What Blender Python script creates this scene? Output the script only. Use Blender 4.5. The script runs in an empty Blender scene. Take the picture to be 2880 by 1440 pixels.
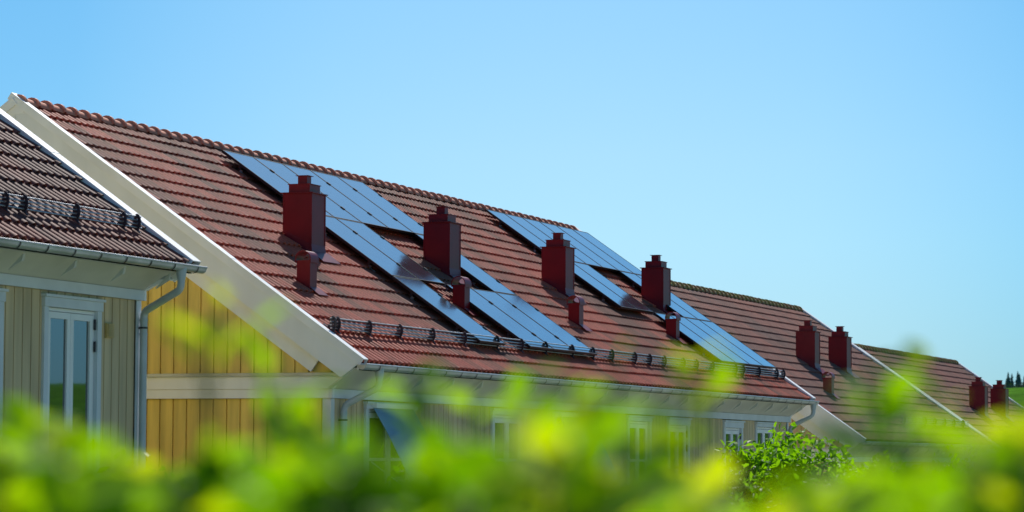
import bpy, math, random
from math import sin, cos, pi, radians
from mathutils import Vector, Matrix, noise
random.seed(7)
C = bpy.context.scene.collection
PITCH = 0.6107
SA, CA = sin(PITCH), cos(PITCH)
GAUGE = 0.3325

# ------------------------------------------------------------------ mesh helper
class MB:
    def __init__(s): s.v = []; s.f = []; s.a = []; s.m = []
    def quad(s, pts, t=0.0, mi=0):
        i = len(s.v); s.v += [tuple(p) for p in pts]; s.f.append(tuple(range(i, i+len(pts)))); s.a.append(t); s.m.append(mi)
    def hexa(s, p, t=0.0, mi=0):            # 8 points: bottom loop 0-3, top loop 4-7
        i = len(s.v); s.v += [tuple(q) for q in p]
        for f in ((3,2,1,0),(4,5,6,7),(0,1,5,4),(1,2,6,5),(2,3,7,6),(3,0,4,7)):
            s.f.append(tuple(i+k for k in f)); s.a.append(t); s.m.append(mi)
    def box(s, x0, x1, y0, y1, z0, z1, t=0.0, mi=0):
        s.hexa([(x0,y0,z0),(x1,y0,z0),(x1,y1,z0),(x0,y1,z0),(x0,y0,z1),(x1,y0,z1),(x1,y1,z1),(x0,y1,z1)], t, mi)
    def prism_x(s, x0, x1, yz, t=0.0):       # polygon in y-z extruded along x
        i = len(s.v); n = len(yz)
        s.v += [(x0,y,z) for y,z in yz] + [(x1,y,z) for y,z in yz]
        s.f.append(tuple(i+k for k in range(n))); s.f.append(tuple(i+n+k for k in reversed(range(n))))
        for k in range(n): s.f.append((i+k, i+n+k, i+n+(k+1)%n, i+(k+1)%n))
        s.a += [t]*(n+2); s.m += [0]*(n+2)
    def tube(s, pts, r, n=10, t=0.0, cap=True, mi=0):
        pts = [Vector(p) for p in pts]; rs = r if isinstance(r, (list, tuple)) else [r]*len(pts)
        i = len(s.v); prev = None
        for k, p in enumerate(pts):
            d = (pts[min(k+1, len(pts)-1)] - pts[max(k-1, 0)]).normalized()
            if prev is None:
                a = d.cross(Vector((0,0,1)))
                if a.length < 1e-3: a = d.cross(Vector((0,1,0)))
            else: a = prev - d*prev.dot(d)
            a.normalize(); prev = a; b = d.cross(a)
            for j in range(n):
                w = 2*pi*j/n; s.v.append(tuple(p + (a*cos(w) + b*sin(w))*rs[k]))
        for k in range(len(pts)-1):
            for j in range(n):
                q = i+k*n; s.f.append((q+j, q+(j+1)%n, q+n+(j+1)%n, q+n+j)); s.a.append(t); s.m.append(mi)
        if cap:
            s.f.append(tuple(i+j for j in reversed(range(n)))); s.f.append(tuple(i+(len(pts)-1)*n+j for j in range(n))); s.a += [t, t]; s.m += [mi, mi]
    def build(s, name, mat, parent=None, origin=None, smooth=False, attr=False, recalc=True):
        root = parent
        base = Vector((0,0,0))
        if origin is not None: base = Vector(origin)
        elif root is not None:
            while root.parent is not None: root = root.parent
            base = Vector(root.location)
        me = bpy.data.meshes.new(name)
        me.from_pydata([(v[0]-base[0], v[1]-base[1], v[2]-base[2]) for v in s.v], [], s.f)
        mats = mat if isinstance(mat, (list, tuple)) else [mat]
        for m in mats: me.materials.append(m)
        if len(mats) > 1: me.polygons.foreach_set('material_index', s.m)
        if attr:
            at = me.attributes.new('tone', 'FLOAT', 'FACE'); at.data.foreach_set('value', s.a)
        if smooth is True: me.polygons.foreach_set('use_smooth', [True]*len(s.f))
        me.update()
        if recalc and not attr:
            import bmesh
            bm = bmesh.new(); bm.from_mesh(me); bmesh.ops.recalc_face_normals(bm, faces=bm.faces); bm.to_mesh(me); bm.free()
        o = bpy.data.objects.new(name, me); C.objects.link(o)
        if parent is not None: o.parent = parent
        if origin is not None and parent is None: o.location = base
        return o

def smooth_by_angle(o, deg=40):
    me = o.data; me.polygons.foreach_set('use_smooth', [True]*len(me.polygons))
    try: me.set_sharp_from_angle(angle=radians(deg))
    except Exception: pass

def thing(name, label, cat, loc=(0,0,0), group=None, rot=None):
    o = bpy.data.objects.new(name, None); C.objects.link(o); o.location = loc; o.empty_display_size = .3
    if rot: o.rotation_euler = rot
    o['label'] = label; o['category'] = cat
    if group: o['group'] = group
    return o
def copy_tree(o, parent=None):
    c = o.copy(); C.objects.link(c); c.parent = parent
    for ch in list(o.children): copy_tree(ch, c)
    return c

# ------------------------------------------------------------------ materials
def newmat(name):
    m = bpy.data.materials.new(name); m.use_nodes = True
    return m, m.node_tree.nodes, m.node_tree.links, m.node_tree.nodes['Principled BSDF']
def ramp(N, pts):
    r = N.new('ShaderNodeValToRGB'); e = r.color_ramp.elements
    while len(e) < len(pts): e.new(0.5)
    for k, (p, c) in enumerate(pts): e[k].position = p; e[k].color = (*c, 1)
    return r
def paint(name, col, rough=.5, var=.12, scale=3., metal=0., bump=.0, bscale=60., spec=.5, streak=None, dirt=None):
    m, N, L, b = newmat(name)
    tc = N.new('ShaderNodeTexCoord'); mp = N.new('ShaderNodeMapping'); L.new(tc.outputs['Object'], mp.inputs[0])
    if streak: mp.inputs['Scale'].default_value = streak
    nz = N.new('ShaderNodeTexNoise'); nz.inputs['Scale'].default_value = scale; nz.inputs['Detail'].default_value = 6
    L.new(mp.outputs[0], nz.inputs['Vector'])
    d = dirt or tuple(c*(1-2*var) for c in col)
    r = ramp(N, [(.3, d), (.7, tuple(min(1, c*(1+var)) for c in col))]); L.new(nz.outputs['Fac'], r.inputs[0])
    L.new(r.outputs[0], b.inputs['Base Color'])
    b.inputs['Roughness'].default_value = rough; b.inputs['Metallic'].default_value = metal
    b.inputs['Specular IOR Level'].default_value = spec
    if bump:
        n2 = N.new('ShaderNodeTexNoise'); n2.inputs['Scale'].default_value = bscale; n2.inputs['Detail'].default_value = 4
        L.new(mp.outputs[0], n2.inputs['Vector'])
        bp = N.new('ShaderNodeBump'); bp.inputs['Strength'].default_value = bump; bp.inputs['Distance'].default_value = .01
        L.new(n2.outputs['Fac'], bp.inputs['Height']); L.new(bp.outputs[0], b.inputs['Normal'])
    return m
def tile_mat(name, red, grey, spec=.5, moss=None):
    m, N, L, b = newmat(name)
    at = N.new('ShaderNodeAttribute'); at.attribute_name = 'tone'
    tc = N.new('ShaderNodeTexCoord')
    nz = N.new('ShaderNodeTexNoise'); nz.inputs['Scale'].default_value = 2.2; nz.inputs['Detail'].default_value = 8; nz.inputs['Roughness'].default_value = .7
    L.new(tc.outputs['Object'], nz.inputs['Vector'])
    ma = N.new('ShaderNodeMath'); ma.operation = 'MULTIPLY_ADD'; ma.inputs[1].default_value = .55; L.new(nz.outputs['Fac'], ma.inputs[0])
    ms = N.new('ShaderNodeMath'); ms.operation = 'SUBTRACT'; ms.inputs[1].default_value = .275; L.new(at.outputs['Fac'], ms.inputs[0]); L.new(ms.outputs[0], ma.inputs[2])
    r = ramp(N, [(0., red), (.45, tuple((p+q)/2 for p, q in zip(red, grey))), (1., grey)]); L.new(ma.outputs[0], r.inputs[0])
    fine = N.new('ShaderNodeTexNoise'); fine.inputs['Scale'].default_value = 55; fine.inputs['Detail'].default_value = 3; L.new(tc.outputs['Object'], fine.inputs['Vector'])
    fr = ramp(N, [(.25, (.55,.55,.55)), (.75, (1.25,1.25,1.25))]); L.new(fine.outputs['Fac'], fr.inputs[0])
    mx = N.new('ShaderNodeMix'); mx.data_type = 'RGBA'; mx.blend_type = 'MULTIPLY'; mx.inputs[0].default_value = .7
    L.new(r.outputs[0], mx.inputs[6]); L.new(fr.outputs[0], mx.inputs[7])
    out = mx.outputs[2]
    if moss:
        n3 = N.new('ShaderNodeTexNoise'); n3.inputs['Scale'].default_value = 9; n3.inputs['Detail'].default_value = 5; L.new(tc.outputs['Object'], n3.inputs['Vector'])
        r3 = ramp(N, [(.42, (0,0,0)), (.6, (1,1,1))]); L.new(n3.outputs['Fac'], r3.inputs[0])
        m3 = N.new('ShaderNodeMix'); m3.data_type = 'RGBA'; L.new(r3.outputs[0], m3.inputs[0]); L.new(out, m3.inputs[6]); m3.inputs[7].default_value = (*moss, 1)
        out = m3.outputs[2]
    L.new(out, b.inputs['Base Color']); b.inputs['Roughness'].default_value = .66; b.inputs['Specular IOR Level'].default_value = .15
    bp = N.new('ShaderNodeBump'); bp.inputs['Strength'].default_value = .25; bp.inputs['Distance'].default_value = .004
    L.new(fine.outputs['Fac'], bp.inputs['Height']); L.new(bp.outputs[0], b.inputs['Normal'])
    return m
def leaf_mat(name, cols, trans=.5, rough=.35, spec=.5):
    m, N, L, b = newmat(name)
    at = N.new('ShaderNodeAttribute'); at.attribute_name = 'tone'
    n = len(cols); r = ramp(N, [(k/(n-1), c) for k, c in enumerate(cols)]); L.new(at.outputs['Fac'], r.inputs[0])
    L.new(r.outputs[0], b.inputs['Base Color']); b.inputs['Roughness'].default_value = rough; b.inputs['Specular IOR Level'].default_value = spec
    t = N.new('ShaderNodeBsdfTranslucent')
    br = N.new('ShaderNodeMix'); br.data_type = 'RGBA'; br.blend_type = 'MULTIPLY'; br.inputs[0].default_value = 1; L.new(r.outputs[0], br.inputs[6]); br.inputs[7].default_value = (1.7, 1.75, .25, 1)
    L.new(br.outputs[2], t.inputs['Color'])
    mx = N.new('ShaderNodeMixShader'); mx.inputs[0].default_value = trans; L.new(b.outputs[0], mx.inputs[1]); L.new(t.outputs[0], mx.inputs[2])
    L.new(mx.outputs[0], N['Material Output'].inputs['Surface'])
    return m
def glass_mat():
    m, N, L, b = newmat('window_glass')
    tc = N.new('ShaderNodeTexCoord'); nz = N.new('ShaderNodeTexNoise'); nz.inputs['Scale'].default_value = 1.3; L.new(tc.outputs['Object'], nz.inputs['Vector'])
    b.inputs['Base Color'].default_value = (.012,.018,.02,1); b.inputs['Roughness'].default_value = .02
    b.inputs['IOR'].default_value = 3.0
    bp = N.new('ShaderNodeBump'); bp.inputs['Strength'].default_value = .04; bp.inputs['Distance'].default_value = .01
    L.new(nz.outputs['Fac'], bp.inputs['Height']); L.new(bp.outputs[0], b.inputs['Normal'])
    return m
def panel_mat():
    m, N, L, b = newmat('solar_glass')
    tc = N.new('ShaderNodeTexCoord'); br = N.new('ShaderNodeTexBrick')
    br.offset = 0; br.inputs['Scale'].default_value = 1.0; br.inputs['Mortar Size'].default_value = .004; br.inputs['Mortar Smooth'].default_value = 0
    br.inputs['Brick Width'].default_value = .163; br.inputs['Row Height'].default_value = .163
    br.inputs['Color1'].default_value = (.045,.05,.062,1); br.inputs['Color2'].default_value = (.052,.057,.07,1); br.inputs['Mortar'].default_value = (.09,.095,.10,1)
    L.new(tc.outputs['Object'], br.inputs['Vector'])
    L.new(br.outputs['Color'], b.inputs['Base Color'])
    nz = N.new('ShaderNodeTexNoise'); nz.inputs['Scale'].default_value = 2.5; nz.inputs['Detail'].default_value = 5; L.new(tc.outputs['Object'], nz.inputs['Vector'])
    rr = ramp(N, [(.3, (.10,)*3), (.7, (.20,)*3)]); L.new(nz.outputs['Fac'], rr.inputs[0]); L.new(rr.outputs[0], b.inputs['Roughness'])
    b.inputs['IOR'].default_value = 1.7; b.inputs['Coat Weight'].default_value = 1; b.inputs['Coat Roughness'].default_value = .10; b.inputs['Coat IOR'].default_value = 1.6
    n2 = N.new('ShaderNodeTexNoise'); n2.inputs['Scale'].default_value = 130; n2.inputs['Detail'].default_value = 2; L.new(tc.outputs['Object'], n2.inputs['Vector'])
    bp = N.new('ShaderNodeBump'); bp.inputs['Strength'].default_value = .08; bp.inputs['Distance'].default_value = .002
    L.new(n2.outputs['Fac'], bp.inputs['Height']); L.new(bp.outputs[0], b.inputs['Normal'])
    return m

TILE_B = tile_mat('clay_tile', (.62,.125,.07), (.26,.095,.062))
TILE_A = tile_mat('dark_clay_tile', (.44,.09,.055), (.16,.062,.05))
TILE_C = tile_mat('weathered_tile', (.44,.15,.10), (.25,.12,.09))
RIDGE_B = tile_mat('ridge_tile', (.80,.30,.19), (.66,.25,.16))
RIDGE_C = tile_mat('mossy_ridge_tile', (.52,.26,.13), (.38,.22,.12), moss=(.36,.30,.08))
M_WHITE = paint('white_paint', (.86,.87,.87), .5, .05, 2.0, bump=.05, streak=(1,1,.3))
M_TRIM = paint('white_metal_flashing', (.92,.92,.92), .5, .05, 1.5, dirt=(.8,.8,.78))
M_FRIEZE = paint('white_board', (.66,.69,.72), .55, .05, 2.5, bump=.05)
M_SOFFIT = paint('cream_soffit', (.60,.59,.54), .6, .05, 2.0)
M_YEL = paint('ochre_siding', (.82,.59,.14), .6, .15, 2.0, bump=.15, bscale=40, streak=(3,3,.25))
M_BEI = paint('sand_siding', (.64,.48,.27), .6, .15, 2.0, bump=.15, bscale=40, streak=(3,3,.25))
M_RED = paint('oxblood_sheet_metal', (.20,.003,.009), .42, .14, 2.0, spec=.3)
M_REDL = paint('oxblood_cap_metal', (.22,.004,.011), .40, .1, 5, spec=.3)
M_ZINC = paint('zinc_gutter', (.42,.46,.48), .38, .12, 3, metal=.35)
M_PIPE = paint('painted_downpipe', (.50,.53,.55), .4, .08, 2.5, metal=.1)
M_STEEL = paint('galvanised_steel', (.42,.42,.44), .38, .15, 20, metal=.8)
M_BRKT = paint('dark_bracket_steel', (.05,.042,.052), .5, .2, 20, metal=.4)
M_DARK = paint('black_anodised', (.012,.012,.014), .45, .2, 10, metal=.3)
M_BLUE = paint('blue_awning_canvas', (.16,.33,.50), .8, .08, 3, bump=.2, bscale=200)
M_GLASS = glass_mat(); M_PANEL = panel_mat()
M_IN = paint('dark_wall_core', (.03,.03,.03), .9, .1, 2)
M_SHADE = paint('grey_roller_blind', (.10,.16,.20), .8, .05, 2)
M_BARK = paint('bark', (.10,.07,.045), .9, .3, 8, bump=.5, bscale=30)
M_STEM = paint('green_stem', (.12,.16,.04), .6, .2, 8)
M_LATH = paint('timber_trellis', (.6,.58,.54), .7, .1, 4)
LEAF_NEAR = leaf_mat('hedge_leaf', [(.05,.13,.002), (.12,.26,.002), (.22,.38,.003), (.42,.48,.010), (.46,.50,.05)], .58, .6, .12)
LEAF_TREE = leaf_mat('tree_leaf', [(.03,.10,.008), (.07,.19,.010), (.18,.36,.010)], .55, .55, .3)
LEAF_DARK = leaf_mat('bush_leaf', [(.02,.08,.004), (.05,.15,.005), (.10,.25,.008)], .5, .55)
M_CONIF_HAZE = leaf_mat('hazed_conifer_needles', [(.05,.10,.09), (.07,.13,.11)], .15, .7)  # aerial haze mixed into the needle colour, so lighter and bluer

# ------------------------------------------------------------------ ground
def gz(x, y=0):
    P = [(-400,-6.15),(-36,-6.15),(-26,-6.7),(-10,-7.35),(6,-8.2),(27,-9.0),(45,-9.8),(70,-10.6),(300,-11)]
    z = P[-1][1]
    if x <= P[0][0]: z = P[0][1]
    else:
        for (a, za), (b, zb) in zip(P, P[1:]):
            if a <= x <= b: z = za + (zb-za)*(x-a)/(b-a); break
    if x > 250:
        d = (x-620)/180; z += 25.5*math.exp(-d*d)*(1-.12*math.exp(-((y-150)/90.)**2))
    return z
def ground():
    xs = [-1500,-800,-400,-200,-100,-60]+list(range(-50,70,4))+[80,100,130,170,220,260]+list(range(280,960,20))+[1100,1400,2200]
    ys = [-2500,-1500,-800,-400,-200]+list(range(-120,320,20))+[400,600,900,1500,2500]
    m = MB(); n = len(ys)
    for x in xs:
        for y in ys: m.v.append((x, y, gz(x, y)))
    for i in range(len(xs)-1):
        for j in range(n-1): m.f.append((i*n+j, (i+1)*n+j, (i+1)*n+j+1, i*n+j+1)); m.a.append(0); m.m.append(0)
    g = paint('grass_ground', (.075,.20,.018), .95, .3, .15, bump=.4, bscale=3, dirt=(.045,.12,.014), spec=0)
    o = m.build('ground', g); o['kind'] = 'structure'; smooth_by_angle(o, 60)
ground()
def bounce_paving():  # unseen pale strip, added to bounce sunlight up onto soffits and walls
    m = MB(); xs = [-60, -36, -26, -10, 6, 27, 45, 70]
    for a, b in zip(xs, xs[1:]):
        m.quad([(a, -24, gz(a)+.02), (b, -24, gz(b)+.02), (b, -7.5, gz(b)+.02), (a, -7.5, gz(a)+.02)])
    mt = paint('bounce_gravel_paving', (.44,.42,.385), .9, .15, 1.5, bump=.4, bscale=40)
    o = m.build('bounce_road', mt); o['kind'] = 'structure'
bounce_paving()

# ------------------------------------------------------------------ roofs
def rp(ey, ez, x, s, h=0., side=1, W=9.80):
    """point on the roof plane: s up the slope from the eave, h along its normal; side -1 is the far slope"""
    y = s*CA - h*SA; z = s*SA + h*CA
    if side == -1: y = W - y
    return (x, ey+y, ez+z)
NC = 18; SLEN = NC*GAUGE
WAVE = .165
def tile_roof(x0, x1, ey, ez, tone, mat, parent, spw=8, side=1, seed=0):
    m = MB(); rnd = random.Random(seed)
    nt = int(round((x1-x0)/(2*WAVE))); tw = (x1-x0)/nt; cols = nt*2*spw
    wave = [.039*max(0, cos(pi*min(k/spw, 1-k/spw)/.78))**.85 for k in range(spw)]
    for c in range(NC):
        s0 = c*GAUGE; last = c == NC-1
        sT = s0+GAUGE+(.0 if last else .05)
        jit = [(rnd.uniform(-.004,.004), rnd.uniform(-.003,.004), rnd.uniform(0,1)) for _ in range(nt)]
        base = len(m.v)
        for k in range(cols+1):
            x = x0+(x1-x0)*k/cols; ti = min(nt-1, k//(2*spw)); js, jh, _ = jit[ti]
            w = wave[k % spw]
            wob = .012*noise.noise((x*.55, c*.35, seed))
            lo = s0+js+wob
            edge = -.004 if (k % (2*spw)) == 0 else 0
            for s, h in ((lo+.05, w-.016), (lo+.004, w-.006+jh), (lo, w*1.03+.010+jh+edge), (sT, w*.93-.020)):
                m.v.append(rp(ey, ez, x, s, h, side))
        for k in range(cols):
            ti = min(nt-1, k//(2*spw)); t = tone(x0+(ti+.5)*tw, c, jit[ti][2])
            q = base+k*4
            for j in range(3):
                f = (q+j, q+4+j, q+5+j, q+1+j)
                m.f.append(f if side == 1 else tuple(reversed(f))); m.a.append(t); m.m.append(0)
    o = m.build('roof', mat, parent, attr=True); smooth_by_angle(o, 50)
    return o
def ridge_cap(x0, x1, ey, ez, mat, parent, seed):
    m = MB(); rnd = random.Random(seed); n = int((x1-x0)/.34); L = (x1-x0)/n
    ay, az = ey+SLEN*CA, ez+SLEN*SA
    for k in range(n):
        t = rnd.random(); xa = x0+k*L; b = len(m.v); dz = rnd.uniform(-.004,.006)
        # near end of every cap is the wider collar lying over the next one
        for (x, r, up) in ((xa, .07, -.004), (xa, .118, .022), (xa+.045, .118, .022), (xa+.05, .100, .010), (xa+L+.03, .092, .002)):
            for j in range(9):
                w = pi*j/8; m.v.append((x, ay-cos(w)*r*1.05, az-.035+up+dz+sin(w)*r*1.0))
        for q in range(4):
            for j in range(8):
                a = b+q*9+j; m.f.append((a, a+1, a+10, a+9)[::-1]); m.a.append(t); m.m.append(0)
    for xx in (x0-.01, x1+.04):
        i = len(m.v); m.v += [(xx, ay-cos(pi*j/8)*.11, az-.05+sin(pi*j/8)*.11) for j in range(9)] + [(xx, ay+.12, az-.16), (xx, ay-.12, az-.16)]
        m.f.append(tuple(i+k for k in (range(11)))); m.a.append(.5); m.m.append(0)
    # mortar bed under the caps
    o = m.build('ridge_cap', mat, parent, attr=True); smooth_by_angle(o, 50)
    return o

def boards(m, u0, u1, z0, ztop, put, pitch=.18, gap=.02, holes=()):
    """vertical boards between u0 and u1; ztop(u) gives the top; put(ua,ub,za,zb_left,zb_right) adds one board"""
    n = max(1, round((u1-u0)/pitch)); p = (u1-u0)/n
    for k in range(n):
        a, b = u0+k*p+gap/2, u0+(k+1)*p-gap/2
        cuts = [(a, b)]
        for (h0, h1, hz0, hz1) in holes:
            nc = []
            for (c, d) in cuts:
                if d <= h0 or c >= h1: nc.append((c, d)); continue
                if c < h0: nc.append((c, h0))
                if d > h1: nc.append((h1, d))
                e, f = max(c, h0), min(d, h1)
                put(e, f, z0, hz0, hz0)
                if ztop((e+f)/2) > hz1+.01: put(e, f, hz1, ztop(e), ztop(f))
            cuts = nc
        for (c, d) in cuts:
            if d-c > .004: put(c, d, z0, ztop(c), ztop(d))

def make_window(house, x0, x1, z0, z1, yw, kind='door', shade=False):
    """x0..x1, z0..z1 outer casing; yw wall face (towards -y)"""
    cw = .09
    m = MB(); y0 = yw-.03
    hd = .13 if kind == 'door' else .09
    m.box(x0, x0+cw, y0, yw+.06, z0, z1-hd-.002); m.box(x1-cw, x1, y0, yw+.06, z0, z1-hd-.002)
    m.box(x0-.012, x1+.012, y0-.012, yw+.06, z1-hd, z1-.03); m.box(x0-.03, x1+.03, y0-.035, yw+.06, z1-.028, z1)
    w = m.build('window', M_FRIEZE, house)
    a, b, t = x0+cw+.003, x1-cw-.003, z1-hd-.006
    f = MB(); y1 = yw+.015
    f.box(a, b, y1, y1+.06, t-.035, t); f.box(a, a+.03, y1, y1+.06, z0, t-.037); f.box(b-.03, b, y1, y1+.06, z0, t-.037)
    f.build('frame', M_WHITE, w)
    ns = 2 if (x1-x0) > .9 else 1
    sw = (b-a-.064)/ns
    for k in range(ns):
        c, d = a+.032+k*sw+.003, a+.032+(k+1)*sw-.003; st = t-.042; s = MB(); ys = y1-.008
        fw = .068
        s.box(c, d, ys, ys+.045, st-fw, st); s.box(c, c+fw, ys, ys+.045, z0+.09, st-fw-.001); s.box(d-fw, d, ys, ys+.045, z0+.09, st-fw-.001); s.box(c, d, ys, ys+.045, z0+.01, z0+.088)
        if kind == 'window' : s.box(c+fw, d-fw, ys+.004, ys+.04, st-.62, st-.58)
        so = s.build('sash', M_WHITE, w)
        g = MB(); g.box(c+fw, d-fw, ys+.022, ys+.028, z0+.088, st-fw); g.build('glass', M_GLASS, w)
    if kind == 'door':
        for zz in (t-.20, t-.44, t-1.5):
            h = MB(); h.tube([(b-.022, y1-.022, zz), (b-.022, y1-.022, zz+.115)], .013, 8); h.build('hinge', M_BRKT, w)
    return w

def make_awning(house, x0, x1, z, yw, drop=1.12, out=.60):
    m = MB(); n = 10; T = .006
    P = []
    for k in range(n+1):
        u = k/n; P.append((yw-.05-out*u-.03*sin(pi*u), z-drop*u))
    b = len(m.v)
    for (x) in (x0, x1):
        pass
    for k in range(n):
        (ya, za), (yb, zb) = P[k], P[k+1]
        m.hexa([(x0,ya,za),(x1,ya,za),(x1,ya+T,za),(x0,ya+T,za),(x0,yb,zb),(x1,yb,zb),(x1,yb+T,zb),(x0,yb+T,zb)])
    a = m.build('awning', M_BLUE, house)
    s = MB(); s.box(x0-.03, x1+.03, yw-.11, yw-.033, z-.01, z+.05); s.build('cassette', M_WHITE, a)
    s = MB(); yb, zb = P[-1]; s.tube([(x0-.02, yb, zb-.01), (x1+.02, yb, zb-.01)], .016, 8); s.build('front_bar', M_WHITE, a)
    for x in (x0-.012, x1+.012):
        s = MB(); s.tube([(x, yw-.03, zb+.42), (x, yb+.004, zb)], .009, 6); s.build('arm', M_WHITE, a)

def make_gutter(house, x0, x1, ey, ez, hooks=.56):
    m = MB(); R = .062; cy, cz = ey-.055, ez-.035; n = 10
    ring = [(cy-R*cos(pi*j/n), cz-R*sin(pi*j/n)) for j in range(n+1)]
    inner = [(cy-(R-.006)*cos(pi*j/n), cz-(R-.006)*sin(pi*j/n)+.001) for j in range(n+1)]
    b = len(m.v)
    for x in (x0, x1):
        for p in ring: m.v.append((x, *p))
        for p in inner: m.v.append((x, *p))
    k = n+1
    for j in range(n):
        m.f.append((b+j, b+j+1, b+2*k+j+1, b+2*k+j)); m.f.append((b+k+j+1, b+k+j, b+3*k+j, b+3*k+j+1)); m.a += [0,0]; m.m += [0,0]
    m.tube([(x0, cy-R, cz+.006), (x1, cy-R, cz+.006)], .010, 8)
    for x in (x0, x1):       # end caps
        i = len(m.v); m.v += [(x, p[0], p[1]) for p in ring]; m.f.append(tuple(range(i, i+n+1))); m.a.append(0); m.m.append(0)
    g = m.build('gutter', M_ZINC, house); smooth_by_angle(g, 40)
    for q in range(int((x1-x0-.25)/hooks)+1):
        x = x1-.22-q*hooks
        if x < x0+.05: break
        h = MB(); r = R+.006; p = [(x, cy-r*cos(pi*j/8), cz-r*sin(pi*j/8)) for j in range(9)]
        p = [(x, cy-R+.012, cz+.022)]+p
        for a, c in zip(p, p[1:]):
            h.hexa([(x-.011,a[1],a[2]),(x+.011,a[1],a[2]),(x+.011,a[1]*1,a[2]-.003),(x-.011,a[1],a[2]-.003),(x-.011,c[1],c[2]),(x+.011,c[1],c[2]),(x+.011,c[1],c[2]-.003),(x-.011,c[1],c[2]-.003)])
        h.build('bracket', M_BRKT, g)
    return g
def bend(pts, r=.08, n=5):
    out = [Vector(pts[0])]
    for a, b, c in zip(pts, pts[1:], pts[2:]):
        a, b, c = Vector(a), Vector(b), Vector(c)
        p = b+(a-b).normalized()*r; q = b+(c-b).normalized()*r
        for k in range(n+1):
            t = k/n; out.append(p*(1-t)**2+b*2*t*(1-t)+q*t*t)
    out.append(Vector(pts[-1])); return out
def make_downpipe(house, xg, xw, ey, ez, yw, zg, R=.042):
    cy = ey-.055; m = MB()
    pts = bend([(xg, cy, ez-.09), (xg, cy, ez-.30), (xw, yw-.07, ez-.53), (xw, yw-.07, zg)], .075)
    m.tube(pts, R, 14); o = m.build('downpipe', M_PIPE, house); smooth_by_angle(o, 50)
    s = MB(); s.tube([(xg, cy, ez-.06), (xg, cy, ez-.14), (xg, cy, ez-.20)], [.062, .055, .045], 14); so = s.build('outlet', M_PIPE, o); smooth_by_angle(so, 50)
    for z in (ez-.62, ez-.78):
        s = MB(); s.tube([(xw, yw-.07, z-.012), (xw, yw-.07, z+.012)], R+.005, 14); s.build('collar', M_PIPE, o)
    s = MB(); s.box(xw-.012, xw+.012, yw-.07, yw, ez-.72, ez-.70); s.tube([(xw, yw-.07, ez-.72), (xw, yw-.07, ez-.70)], R+.006, 14); s.build('clip', M_BRKT, o)

def make_snow_guard(house, x0, x1, ey, ez, xs, s_at=.80):
    g = None
    rails = [(.02, .048), (.045, .08), (.07, .112), (.10, .145)]       # (up-slope, height) of the three rails
    m = MB()
    for (ds, h) in rails:
        m.tube([rp(ey, ez, x0, s_at+ds, h+.03), rp(ey, ez, x1, s_at+ds, h+.03)], .009, 8)
    g = m.build('snow_guard', M_STEEL, house); smooth_by_angle(g, 50)
    for x in xs:
        b = MB()
        # perforated oval side plate, seen edge-on from the eave: ring of plate round the rail holes
        cs, ch = s_at+.060, .132; n = 20
        def P(w, ra, rb, dx): 
            u, v = cos(w)*ra, sin(w)*rb; th = radians(52)
            return rp(ey, ez, x+dx, cs+u*cos(th)-v*sin(th), ch+u*sin(th)+v*cos(th))
        for k in range(n):
            w0, w1 = 2*pi*k/n, 2*pi*(k+1)/n
            b.hexa([P(w0,.088,.046,-.005),P(w1,.088,.046,-.005),P(w1,.088,.046,.005),P(w0,.088,.046,.005),P(w0,.036,.012,-.005),P(w1,.036,.012,-.005),P(w1,.036,.012,.005),P(w0,.036,.012,.005)])
        for q in (-.055, 0, .055):
            w = MB()
            c0 = P(0, q, 0, 0)
            b.tube([(c0[0]-.02, c0[1], c0[2]), (c0[0]+.02, c0[1], c0[2])], .016, 8)
        th = radians(52)
        for w in (pi/2, -pi/2):
            a, c = P(w, .0, .07, 0), P(w, .0, .03, 0)
        a = rp(ey, ez, x, s_at+.0, .02); c = rp(ey, ez, x, s_at+.02, .12)
        b.hexa([rp(ey,ez,x-.02,s_at-.05,.045),rp(ey,ez,x+.02,s_at-.05,.045),rp(ey,ez,x+.02,s_at+.16,.045),rp(ey,ez,x-.02,s_at+.16,.045),
                rp(ey,ez,x-.02,s_at-.05,.055),rp(ey,ez,x+.02,s_at-.05,.055),rp(ey,ez,x+.02,s_at+.16,.055),rp(ey,ez,x-.02,s_at+.16,.055)])
        b.hexa([rp(ey,ez,x-.006,s_at-.03,.05),rp(ey,ez,x+.006,s_at-.03,.05),rp(ey,ez,x+.006,s_at+.10,.05),rp(ey,ez,x-.006,s_at+.10,.05),
                rp(ey,ez,x-.006,s_at+.02,.10),rp(ey,ez,x+.006,s_at+.02,.10),rp(ey,ez,x+.006,s_at+.08,.10),rp(ey,ez,x-.006,s_at+.08,.10)])
        b.build('bracket', M_BRKT, g)
    return g

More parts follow.
